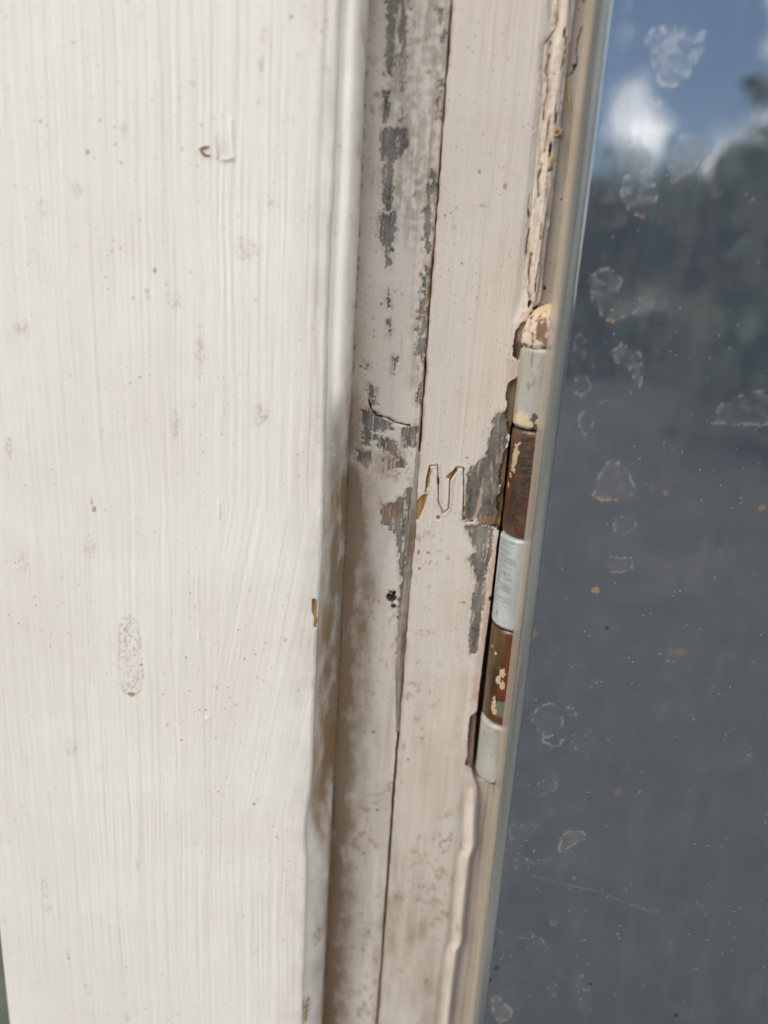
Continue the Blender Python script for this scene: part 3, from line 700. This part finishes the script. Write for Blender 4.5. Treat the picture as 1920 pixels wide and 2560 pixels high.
def pane():
    xp = XP
    X, Z = zgrid(xp, xp + 85, 340, ZB, ZT, 1100)
    sf = Surf(X, Z, YG1)
    nz = fbm(X * .9, Z * .9, 301, 4)
    def blob(pts, a=.8, haze=.5, rust=None):
        sd = sf.poly_sd(pts) + sf.edge * 1.0
        sf.add('ring', a * sstep(.75, .0, np.abs(sd + .25)) * (.1 + 1.3 * sstep(.3, .65, nz)))
        sf.add('haze', haze * sstep(.9, -1.0, sd) * (.6 + .9 * sstep(.35, .7, nz)))
        zs = [p[1] for p in sf.pts(pts)]; lo, hi = min(zs), max(zs)
        if rust: sf.add('rust', rust * sstep(.5, .1, np.abs(sd + .15)) * sstep(lo + .16 * (hi - lo), lo, Z))
    def oval(x, y, rx, ry, **k):
        random.seed(int(x * 7 + y)); 
        blob([(x + rx * math.cos(q) * random.uniform(.85, 1.1), y + ry * math.sin(q) * random.uniform(.85, 1.1)) for q in [i * math.pi / 7 for i in range(14)]], **k)
    blob([(1610, 90), (1650, 60), (1720, 70), (1765, 80), (1755, 130), (1730, 185), (1690, 215), (1655, 215), (1635, 180), (1620, 120)], .7, .9, .9)
    blob([(1560, 440), (1620, 420), (1645, 480), (1640, 530), (1605, 543), (1570, 530), (1550, 480)], .6, .6, .8)
    blob([(1665, 400), (1700, 340), (1760, 330), (1770, 380), (1720, 440), (1680, 455)], .45, .5, .7)
    blob([(1470, 690), (1505, 668), (1545, 675), (1556, 700), (1545, 745), (1560, 755), (1600, 762), (1600, 780), (1560, 795), (1530, 806), (1500, 790), (1478, 745)], .7, .75, .95)
    blob([(1525, 880), (1560, 855), (1600, 880), (1612, 930), (1600, 970), (1575, 985), (1582, 950), (1572, 920), (1540, 905)], .8, .8)
    oval(1450, 865, 20, 38, a=.5, haze=.4, rust=.7); oval(1455, 962, 25, 32, a=.6, haze=.5, rust=.7); oval(1463, 1055, 22, 28, a=.7, haze=.35)
    blob([(1785, 1060), (1790, 1020), (1830, 995), (1870, 980), (1930, 970), (1980, 1000), (1980, 1060), (1880, 1065)], .75, .85)
    blob([(1482, 1240), (1495, 1190), (1520, 1148), (1560, 1160), (1580, 1200), (1592, 1230), (1580, 1240), (1550, 1250), (1500, 1252)], .85, .75, 1)
    oval(1562, 1312, 34, 24, a=.6, haze=.6, rust=.8); oval(1548, 1412, 36, 24, a=.6, haze=.6, rust=.5)
    oval(1520, 1008, 22, 10, a=.5, haze=.3); oval(1770, 843, 22, 10, a=.35, haze=.3, rust=.4); oval(1880, 615, 30, 18, a=.25, haze=.35); oval(1880, 500, 40, 50, a=.2, haze=.3)
    blob([(1325, 1790), (1345, 1770), (1370, 1755), (1440, 1770), (1445, 1790), (1410, 1790), (1405, 1840), (1360, 1845), (1335, 1820)], .7, .4)
    blob([(1350, 1845), (1385, 1865), (1412, 1840), (1405, 1860), (1375, 1872)], .85, .3, .5); oval(1445, 1866, 12, 10, a=.6, haze=.3, rust=.4); oval(1368, 1965, 26, 18, a=.6, haze=.35)
    oval(1480, 1780, 12, 8, a=.4, haze=.2); oval(1342, 1985, 26, 8, a=.5, haze=.2)
    blob([(1395, 2110), (1405, 2090), (1420, 2072), (1455, 2080), (1475, 2095), (1450, 2105), (1425, 2118), (1412, 2132), (1396, 2130)], .95, .9, .7)
    oval(1308, 2160, 26, 17, a=.8, haze=.5); blob([(1270, 2060), (1320, 2060), (1345, 2050), (1350, 2065), (1322, 2080), (1310, 2100), (1275, 2100)], .55, .3)
    blob([(1228, 2495), (1240, 2485), (1265, 2505), (1280, 2530), (1275, 2550), (1250, 2556), (1232, 2545)], .95, 1.0, .9)
    blob([(1250, 2330), (1280, 2310), (1330, 2330), (1360, 2350), (1368, 2380), (1330, 2350), (1290, 2345), (1260, 2375)], .55, .2)
    oval(1385, 2300, 10, 16, a=.55, haze=.35); oval(1382, 2475, 12, 18, a=.6, haze=.5); oval(1400, 2440, 8, 20, a=.4, haze=.3)
    rs = random.Random(8)
    for i in range(46):
        yy = rs.uniform(250, 2520); base = 1520 - .128 * yy
        k = rs.random(); xx = base + (rs.uniform(25, 130) if k < .55 else rs.uniform(60, 480))
        oval(xx, yy, rs.uniform(8, 26), rs.uniform(8, 30), a=rs.uniform(.12, .4), haze=rs.uniform(.15, .45), rust=rs.choice([0, .2, .5]))
    for pl, a in (([(1330, 2190), (1375, 2200), (1430, 2215), (1500, 2230), (1560, 2255), (1620, 2275), (1650, 2278)], .8), ([(1280, 2220), (1340, 2245), (1420, 2265), (1500, 2285), (1560, 2300)], .45),
                  ([(1740, 2450), (1800, 2470), (1860, 2480)], .5), ([(1850, 2440), (1920, 2475)], .55), ([(1260, 2395), (1300, 2410)], .6), ([(1545, 1400), (1548, 1750), (1550, 1880)], .22), ([(1755, 1350), (1752, 1700)], .22),
                  ([(1470, 1830), (1505, 1808)], .5), ([(1350, 2360), (1400, 2380)], .4)):
        sf.line('ring', pl, .1, .5, .5, a)
    for x, y, r, a in [(1488, 1476, 1.0, .95), (1414, 1495, .8, .5), (1663, 1232, .9, .6), (1690, 1245, .8, .4), (1903, 1272, 1.0, .6), (1700, 1632, 1.6, .45), (1835, 1625, 3.6, .3), (1545, 1980, 1.2, .5),
                       (1875, 1890, 1.6, .4), (1365, 2150, 1.4, .4), (1590, 2265, 1.8, .35), (1335, 1585, 1.4, .45), (1630, 1220, .6, .5), (1460, 1665, .8, .4)]:
        sf.spot('rust', x, y, r, r, a, 1.0)
    for x, y in [(1460, 2475), (1470, 2475), (1608, 2465), (1326, 2490), (1455, 2440), (1545, 2335), (1600, 1980), (1435, 2195)]: sf.spot('ring', x, y, .5, .5, 1.0, .8)
    for x, y, r in [(1476, 2460, .6), (1690, 2538, .8), (1240, 2420, .8), (1225, 2450, .8), (1235, 2360, .7), (1517, 1570, .5)]: sf.spot('dark', x, y, r, r, .8, 1.4)
    # dust settled along the edge and in thin runs
    sf.add('haze', .30 * sstep(.5, .75, fbm(X * .35, Z * .06, 311)) + .35 * sstep(.55, .75, fbm(X * .12, Z * .12, 313)))
    sf.add('ring', .35 * sstep(.03, 0, np.abs(fbm(X * .16, Z * .16, 321, 3) - .5)) * sstep(.5, .7, fbm(X * .06, Z * .06, 323)) * sstep(-20, -80, Z))
    sf.add('dark', .6 * sstep(xp + 1.3, xp + .2, X) * sstep(.5, .7, fbm(X * .8, Z * .12, 331)) * sstep(-90, -130, Z))
    P = padded(X, YG1 + 0 * X, Z, sf.m, YG0)
    return grid_mesh('glass_pane', *P[:3], M['glass'], sash, P[3])
pane_o = pane()

def edges():
    xp = XP
    zs = np.linspace(ZB, ZT, 260)
    # translucent lip next to the hinge, cream reflection painted into its colour
    n = NT('cream_reflection_lip')
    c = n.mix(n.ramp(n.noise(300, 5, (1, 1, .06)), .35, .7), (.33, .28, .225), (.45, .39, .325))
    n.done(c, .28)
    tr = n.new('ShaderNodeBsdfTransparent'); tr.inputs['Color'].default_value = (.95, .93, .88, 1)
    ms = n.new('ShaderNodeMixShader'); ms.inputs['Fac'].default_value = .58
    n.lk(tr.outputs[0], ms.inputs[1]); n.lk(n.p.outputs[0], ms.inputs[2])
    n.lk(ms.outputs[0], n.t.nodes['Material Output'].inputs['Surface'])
    wc = XC - xg; we = XP - xg
    prof = [(0, YG0), (.0, YG0 - .4), (.3 * wc, YG0 - 1.0), (.75 * wc, YG0 - 1.7), (wc, YG0 - 2.2)]
    def loft(name, prof, mat):
        px = np.array([p[0] for p in prof]); py = np.array([p[1] for p in prof])
        wob = .10 * (fbm(zs * .15, zs * 0 + 1, 401, 3) - .5)
        X = xg + px[None] + wob[:, None]; Y = np.repeat(py[None], len(zs), 0); Z = np.repeat(zs[:, None], len(prof), 1)
        return grid_mesh(name, X, Y, Z, mat, pane_o)
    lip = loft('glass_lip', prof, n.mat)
    lip['label'] = 'translucent outer lip of the glass with a painted cream reflection'
    g = NT('sky_reflection_bead')  # blue grey colour paints in the sky mirrored by the glass edge
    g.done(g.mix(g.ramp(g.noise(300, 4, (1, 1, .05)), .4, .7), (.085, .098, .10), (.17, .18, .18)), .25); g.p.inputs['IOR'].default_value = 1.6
    q = [math.pi * (1.0 - .5 * i / 9) for i in range(10)]
    rx_, ry_ = we + .02 - wc, 3.4
    prof2 = [(wc, YG0)] + [(wc + rx_ + rx_ * math.cos(a), YG0 - 2.15 - ry_ * math.sin(a)) for a in q] + [(we + .02, YG0)]

    b_ = loft('glass_bead', prof2, g.mat); b_['label'] = 'rounded bead along the glass edge with the sky reflection painted blue grey'
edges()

# ------------------------------------------------------------------ hinge
def hinge():
    YH = -2.6; r = 6.4
    K = [(1311, 866), (1287, 1064), (1255, 1328), (1227, 1552), (1201, 1782), (1186, 1926)]
    xh = np.mean([at(x, y, YH)[0] for x, y in K]) + r * 0.985
    zk = [at(x, y, YH)[1] for x, y in K]
    root = empty('hinge', (xh, YH, zk[-1]), 'rusty five knuckle butt hinge with chipped pale paint half hidden behind the glass', 'hinge')
    def metal(name, cols, dirt_shade, metallic, rough, blue=None, bump=.4):
        n = NT(name)
        f = n.noise(250, 5, (1, 1, .35)); c = n.mix(n.ramp(f, .35, .7), cols[0], cols[1])
        fine = n.noise(800, 5)
        if blue:
            sc = n.noise(900, 3, (.25, .25, 1.6))
            c = n.mix(n.math('MULTIPLY', n.eaten('wear', sc, 1.3, .45, .65), .75), c, blue)
        c = n.mix(n.eaten('rust', fine, .8, .35, .65), c, n.mix(n.noise(500, 4), (.07, .022, .009), (.24, .066, .018)))
        c = n.mix(n.eaten('cream', fine, .4), c, n.mix(n.noise(700, 4), (.68, .55, .38), (.50, .36, .22)))
        c = n.mix(n.eaten('mould', fine, .5), c, (.17, .18, .14))
        c = n.mix(n.eaten('dark', fine, .6, .3, .7), c, dirt_shade)  # dark bands at knuckle ends paint in contact shadow, other spots are dirt
        n.bump(n.math('ADD', fine, n.math('MULTIPLY', n.noise(300, 4), .8)), bump, .00018)
        c = n.mix(n.math('MULTIPLY', n.ramp(n.noise(600, 4, (1, 1, .5)), .58, .72), .5), c, dirt_shade)
        c = n.mix(n.math('MULTIPLY', n.ramp(n.noise(130, 4, (1, 1, .12)), .45, .75), .28), c, (.20, .16, .11))
        n.done(c, rough); n.p.inputs['Metallic'].default_value = metallic
        return n.mat
    Mp = metal('pale_paint_metal', ((.33, .325, .28), (.43, .42, .365)), (.05, .03, .02), .0, .38)
    Mb = metal('worn_white_metal', ((.37, .395, .385), (.47, .49, .465)), (.04, .03, .02), .0, .34, (.24, .27, .31))
    Mr = metal('brown_rusted_metal', ((.045, .026, .016), (.17, .11, .075)), (.02, .012, .008), .35, .30, None, 1.0)
    Mr2 = metal('brown_lacquer_metal', ((.05, .028, .012), (.14, .08, .035)), (.02, .012, .008), .2, .22, None, .6)
    Mc = metal('flaking_cap', ((.54, .43, .33), (.66, .57, .47)), (.17, .085, .045), .0, .65)
    def knuckle(z1, z0, rad, mat, masks, flare=0.0, label=None):
        nz, na = 90, 96
        zz = np.linspace(z0, z1, nz); ang = np.linspace(0, 2 * math.pi, na, endpoint=False)
        rr = np.full(nz, rad)
        dz = np.minimum(zz - z0, z1 - zz); rr = rr - .45 * sstep(.7, 0, dz)
        A, Z = np.meshgrid(ang, zz); RR = np.repeat(rr[:, None], na, 1)
        U = (A - math.pi) * rad                   # around, zero at the left side (-x); negative = front? see X
        attrs, d = masks(A, Z, U)
        RR = RR + d
        X = xh + RR * np.cos(A); Y = YH + RR * np.sin(A)
        # closed ends: shrink to a ring
        Xp = np.concatenate([xh + (X[:1] - xh) * .35, X, xh + (X[-1:] - xh) * .35]); Yp = np.concatenate([YH + (Y[:1] - YH) * .35, Y, YH + (Y[-1:] - YH) * .35])
        Zp = np.concatenate([Z[:1], Z, Z[-1:]])
        attrs = {k: np.concatenate([v[:1], v, v[-1:]]) for k, v in attrs.items()}
        o = grid_mesh('knuckle', Xp, Yp, Zp, mat, root, attrs, closed=True)
        if label: o['label'] = label
        return o
    # the side the camera sees runs from pi (left) to 3/2 pi (front)
    PI = math.pi
    def spotm(A, Z, a0, z0, ra, rz, n=None, rough=.8, s=1):
        d = np.hypot((A - a0) / ra, (Z - z0) / rz) + rough * (fbm(A * 9, Z * 1.3, s, 4) - .5) * 2
        return sstep(1.1, .8, d)
    def m1(A, Z, U):
        top, bot = zk[0], zk[1]
        cream = np.maximum(spotm(A, Z, PI + .55, bot + 1.9, .42, 1.5, s=2), spotm(A, Z, PI + 1.5, bot + 1.8, .3, 1.8, s=4))
        cream = np.maximum(cream, spotm(A, Z, PI + .8, bot + 1.0, .3, .9, s=6))
        d = .10 * cream
        dk = .9 * spotm(A, Z, PI + 1.25, bot + 1.5, .3, 2.2, s=9) * (1 - cream)
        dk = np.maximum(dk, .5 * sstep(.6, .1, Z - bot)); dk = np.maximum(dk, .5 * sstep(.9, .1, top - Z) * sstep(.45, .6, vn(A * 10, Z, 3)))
        return dict(cream=cream, dark=dk, rust=0 * A), d
    def m2(A, Z, U):
        top, bot = zk[1], zk[2]; L = top - bot
        cream = 0 * A
        for a, f, ra, rz, s in [(.50, .24, .18, 3.0, 2), (.42, .36, .14, 1.2, 4), (.30, .44, .1, 1.0, 5), (.22, .54, .08, .7, 8)]:
            cream = np.maximum(cream, spotm(A, Z, PI + a, top - f * L, ra, rz, s=s))
        rust = np.maximum(spotm(A, Z, PI + .26, top - .3 * L, .22, 4.5, s=12), .55 * spotm(A, Z, PI + .25, top - .55 * L, .25, 5, s=13))
        rust = np.maximum(rust, .75 * sstep(.5, .68, fbm(A * 5, Z * .45, 15)))
        d = .12 * cream + .16 * (fbm(A * 7, Z * 1.1, 17, 3) - .5) + .04 * (fbm(A * 2, Z * 2.5, 18, 2) - .5)
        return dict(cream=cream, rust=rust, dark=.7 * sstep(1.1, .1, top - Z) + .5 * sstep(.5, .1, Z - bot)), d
    def m3(A, Z, U):
        top, bot = zk[2], zk[3]; L = top - bot
        wear = .62 * sstep(.62, .3, np.abs(A - PI - .55) / 1.0) * sstep(bot + .12 * L, bot + .3 * L, Z)
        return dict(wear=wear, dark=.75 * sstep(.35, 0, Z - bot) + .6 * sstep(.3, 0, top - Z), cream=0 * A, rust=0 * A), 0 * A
    def m4(A, Z, U):
        top, bot = zk[3], zk[4]; L = top - bot
        rust = 0 * A; cream = 0 * A
        for a, f, ra, rz, s in [(1.25, .18, .2, 4.0, 2), (1.25, .46, .35, 4.2, 3), (1.1, .62, .25, 2.5, 4), (1.3, .95, .5, 1.7, 5), (1.5, .5, .3, 3, 7)]:
            rust = np.maximum(rust, spotm(A, Z, PI + a, top - f * L, ra, rz, s=s, rough=.6))
        for a, f, ra, rz, s in [(.98, .44, .12, 1.7, 2), (.85, .52, .12, 1.0, 9), (1.05, .56, .08, 1.2, 6), (.78, .80, .08, 2.2, 7), (.85, .86, .1, 1.0, 8), (.35, .22, .05, .4, 3), (.6, .27, .06, .5, 3)]:
            cream = np.maximum(cream, spotm(A, Z, PI + a, top - f * L, ra, rz, s=s, rough=.7))
        mo = spotm(A, Z, PI + 1.12, top - .82 * L, .28, 2.6, s=10, rough=.4)
        return dict(rust=rust * (1 - mo), cream=cream, mould=mo * (1 - cream), dark=.8 * sstep(.8, .1, top - Z)), .10 * cream - .08 * rust
    def m5(A, Z, U):
        top, bot = zk[4], zk[5]
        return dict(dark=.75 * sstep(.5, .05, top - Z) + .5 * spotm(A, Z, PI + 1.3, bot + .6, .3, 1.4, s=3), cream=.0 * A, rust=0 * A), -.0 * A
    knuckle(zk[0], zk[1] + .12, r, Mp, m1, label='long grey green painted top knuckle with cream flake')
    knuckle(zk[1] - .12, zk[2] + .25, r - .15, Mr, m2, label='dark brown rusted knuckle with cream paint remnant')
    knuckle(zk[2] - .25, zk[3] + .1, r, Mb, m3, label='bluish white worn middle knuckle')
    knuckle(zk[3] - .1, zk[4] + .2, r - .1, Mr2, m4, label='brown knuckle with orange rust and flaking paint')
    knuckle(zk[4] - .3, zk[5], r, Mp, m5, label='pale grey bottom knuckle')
    # domed cap with flaking paint
    nz, na = 40, 80
    t = np.linspace(0, 1, nz); ang = np.linspace(0, 2 * PI, na, endpoint=False)
    A, T = np.meshgrid(ang, t)
    cap_h = at(1384, 772, YH)[1] - zk[0] + 1.0
    RR = (r + .05) * np.sqrt(np.clip(1 - (T * .985) ** 2.6, 0, 1)); RR = RR - .4 * sstep(.1, 0, T) + .5 * (fbm(A * 6, T * 7, 22, 4) - .5)
    Zc = zk[0] + .05 + T * cap_h
    sp = fbm(A * 3.2, T * 3.5, 24, 5)
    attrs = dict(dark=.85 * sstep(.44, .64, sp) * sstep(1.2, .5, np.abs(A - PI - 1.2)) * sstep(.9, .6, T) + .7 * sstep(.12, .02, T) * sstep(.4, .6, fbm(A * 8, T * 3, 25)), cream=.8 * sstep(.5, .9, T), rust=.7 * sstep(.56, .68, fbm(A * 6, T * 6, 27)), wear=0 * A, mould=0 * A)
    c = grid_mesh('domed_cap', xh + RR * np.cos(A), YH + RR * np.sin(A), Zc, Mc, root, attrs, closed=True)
    c['label'] = 'rounded cap with flaking cream paint on top of the hinge'
    V, F = tube([(xh, YH, zk[-1] + .5), (xh, YH, zk[0] + 1)], 2.6, 24)
    mesh('pin', V, F, Mr, root)
    box('leaf', xh - 4.6, xh + 20, 3.4, 5.2, zk[-1], zk[0], Mr, root)
    return xh, YH, zk
xh, YH, zk = hinge()

# ------------------------------------------------------------------ small loose things
M['straw'] = bare('straw_yellow', (.55, .42, .17), (.70, .58, .28), .5, 300, (1, 1, .1))
def strand(name, px, Ys, rad, mat, label, cat, n=7):
    P = []
    for i, (x, y) in enumerate(px):
        X, Z = at(x, y, Ys[i] if hasattr(Ys, '__len__') else Ys); P.append((X, Ys[i] if hasattr(Ys, '__len__') else Ys, Z))
    V, F = tube(P, rad, n)
    return tag(mesh(name, V, F, mat), label, cat)
strand('straw', [(1417, 192), (1420, 225), (1425, 270), (1430, 310), (1433, 345)], [.6, .3, .8, 1.8, 3], [.12, .34, .38, .34, .22], M['straw'], 'thin yellow straw stuck in the gap beside the glass', 'straw')
M['husk'] = bare('red_brown_husk', (.20, .045, .012), (.36, .10, .03), .35, 500)
def husk():
    V = []; F = []
    pts = [(1396, 397), (1412, 401), (1434, 399), (1434, 408), (1420, 416), (1410, 419), (1402, 408)]
    for d in (0, 1):
        for i, (x, y) in enumerate(pts):
            X, Z = at(x, y, 2.2); V.append((X, 2.4 - d * .9 + (.6 if i in (0, 2) else 0), Z))
    X, Z = at(1412, 407, 2.2); V.append((X, .9, Z))
    k = len(pts)
    for i in range(k): F.append((i, (i + 1) % k, k + (i + 1) % k, k + i)); F.append((k + i, k + (i + 1) % k, 2 * k))
    F.append(tuple(range(k))[::-1])
    tag(mesh('seed_husk', V, F, M['husk'], None, False), 'small red brown husk wedged behind the glass edge', 'husk')
husk()
M['mud'] = bare('mud_lump', (.42, .24, .11), (.66, .50, .34), .8, 700, bump=.8)
def lump(name, px, py, Y, rx, ry, rz, mat, label, cat, seed=1):
    X0, Z0 = at(px, py, Y); nu, nv = 22, 30
    u = np.linspace(.02, math.pi - .02, nu); v = np.linspace(0, 2 * math.pi, nv, endpoint=False)
    V_, U_ = np.meshgrid(v, u)
    k = 1 + 1.3 * (fbm(np.cos(V_) * 2.6 + 5, U_ * 2.2 + np.sin(V_) * 2, seed, 4) - .5)
    return tag(grid_mesh(name, X0 + rx * k * np.sin(U_) * np.cos(V_), Y + ry * k * np.sin(U_) * np.sin(V_), Z0 + rz * k * np.cos(U_), mat, None, None, True), label, cat)
lump('cocoon', 1391, 333, -.4, 1.15, 1.0, .95, M['mud'], 'tan silky cocoon stuck on the frame edge beside the straw', 'cocoon', 3)
def flake():
    X0, Z0 = at(1374, 408, -.8); n_ = 9
    V = []; F = []
    for i in range(n_):
        q = -1.3 + 2.6 * i / (n_ - 1); w_ = 1.5 * (1 - .25 * abs(q)) + .25 * math.sin(i * 2.3)
        for k, zz in enumerate((-w_, -.3, w_ * .9)):
            V.append((X0 + .75 * math.sin(q) + .1 * k, -.5 - .75 * math.cos(q) + .12 * math.sin(i + k), Z0 + zz))
    for i in range(n_ - 1):
        for k in range(2): F.append((i * 3 + k, i * 3 + k + 1, i * 3 + k + 4, i * 3 + k + 3))
    o = tag(mesh('paint_flake', V, F, M['mud']), 'curled cream paint flake on the frame edge below the cocoon', 'paint flake')
    so_ = o.modifiers.new('thickness', 'SOLIDIFY'); so_.thickness = .00016
flake()
M['fibre'] = bare('brown_fibre', (.22, .09, .045), (.36, .17, .09), .7, 500)
strand('dried_curl', [(524, 366), (510, 368), (500, 373), (505, 382), (514, 388), (526, 389)], YB - .55, [.08, .22, .25, .25, .2, .08], M['fibre'], 'tiny brown dried curl stuck on the white board', 'debris')
M['web'] = bare('web_grey', (.55, .50, .45), (.7, .66, .6), .8, 300)
strand('cobweb_thread', [(1352, 752), (1362, 762), (1372, 770), (1380, 774)], [-1, .5, 1.2, 1.0], [.1, .22, .25, .1], M['web'], 'dusty cobweb thread above the hinge cap', 'cobweb', 6)
M['gapdark'] = bare('dark_grime', (.03, .02, .014), (.08, .05, .03), .9, 500)

# ------------------------------------------------------------------ garden trees behind the camera, seen mirrored in the glass
M['bark'] = bare('tree_bark', (.05, .04, .03), (.11, .09, .07), .9, 6, (1, 1, .3))
M['leaf'] = bare('tree_leaf', (.045, .070, .035), (.085, .12, .055), .6, 2)
def tree(x, y, h, rad, z0, n, seed, label, leaf=170):
    rng = np.random.default_rng(seed); random.seed(seed)
    root = empty('tree', (x, y, GZ), label, 'tree', 'garden trees mirrored in the glass')
    V, F = tube([(x, y, GZ), (x + .02 * h, y, GZ + .3 * h), (x - .01 * h, y, GZ + .6 * h), (x + .03 * h, y, GZ + .92 * h)], [.03 * h, .022 * h, .014 * h, .004 * h], 10)
    mesh('trunk', V, F, M['bark'], root)
    cl = []
    for i in range(26):
        a = random.uniform(0, 6.28); k = random.uniform(.1, 1.0); zz = random.uniform(z0, 1.0)
        rr = rad * math.sqrt(max(.06, 1 - ((zz - z0) / (1 - z0) * 2 - .9) ** 2 * .85)) * k
        c = (x + rr * math.cos(a), y + rr * math.sin(a), GZ + h * zz); cl.append(c)
        if i < 12:
            zb = max(.25, zz - .2)
            V, F = tube([(x, y, GZ + zb * h), ((x + c[0]) / 2, (y + c[1]) / 2, GZ + (zb * .4 + zz * .6) * h), c], [.010 * h, .006 * h, .002 * h], 6)
            mesh('branch', V, F, M['bark'], root)
    cl = np.array(cl)
    pc = cl[rng.integers(0, len(cl), n)] + rng.normal(0, 1, (n, 3)) * np.array([.2, .2, .16]) * rad
    a = rng.normal(0, 1, (n, 3)); a /= np.linalg.norm(a, axis=1, keepdims=True)
    b_ = np.cross(a, rng.normal(0, 1, (n, 3))); b_ /= np.linalg.norm(b_, axis=1, keepdims=True)
    L = leaf * rng.uniform(.6, 1.3, (n, 1))
    co = np.stack([pc - a * L, pc + b_ * L * .45, pc + a * L, pc - b_ * L * .45], 1).reshape(-1, 3) * S
    me = bpy.data.meshes.new('crown'); me.vertices.add(len(co)); me.vertices.foreach_set('co', co.astype(np.float32).ravel())
    f = np.arange(4 * n, dtype=np.int32); me.loops.add(4 * n); me.loops.foreach_set('vertex_index', f)
    me.polygons.add(n); me.polygons.foreach_set('loop_start', np.arange(0, 4 * n, 4, dtype=np.int32)); me.update(calc_edges=True)
    me.materials.append(M['leaf'])
    o = bpy.data.objects.new('crown', me); col.objects.link(o); put(o, root)
tree(5900, -7700, 8600, 2600, .02, 20000, 4, 'dense tall garden tree mirrored at the right of the glass', 150)
tree(3300, -15500, 3500, 2300, .02, 9000, 9, 'low bushy garden tree mirrored at the left glass edge')
tree(8700, -18500, 5200, 3300, .02, 16000, 12, 'far rounded garden tree mirrored between two others in the glass')
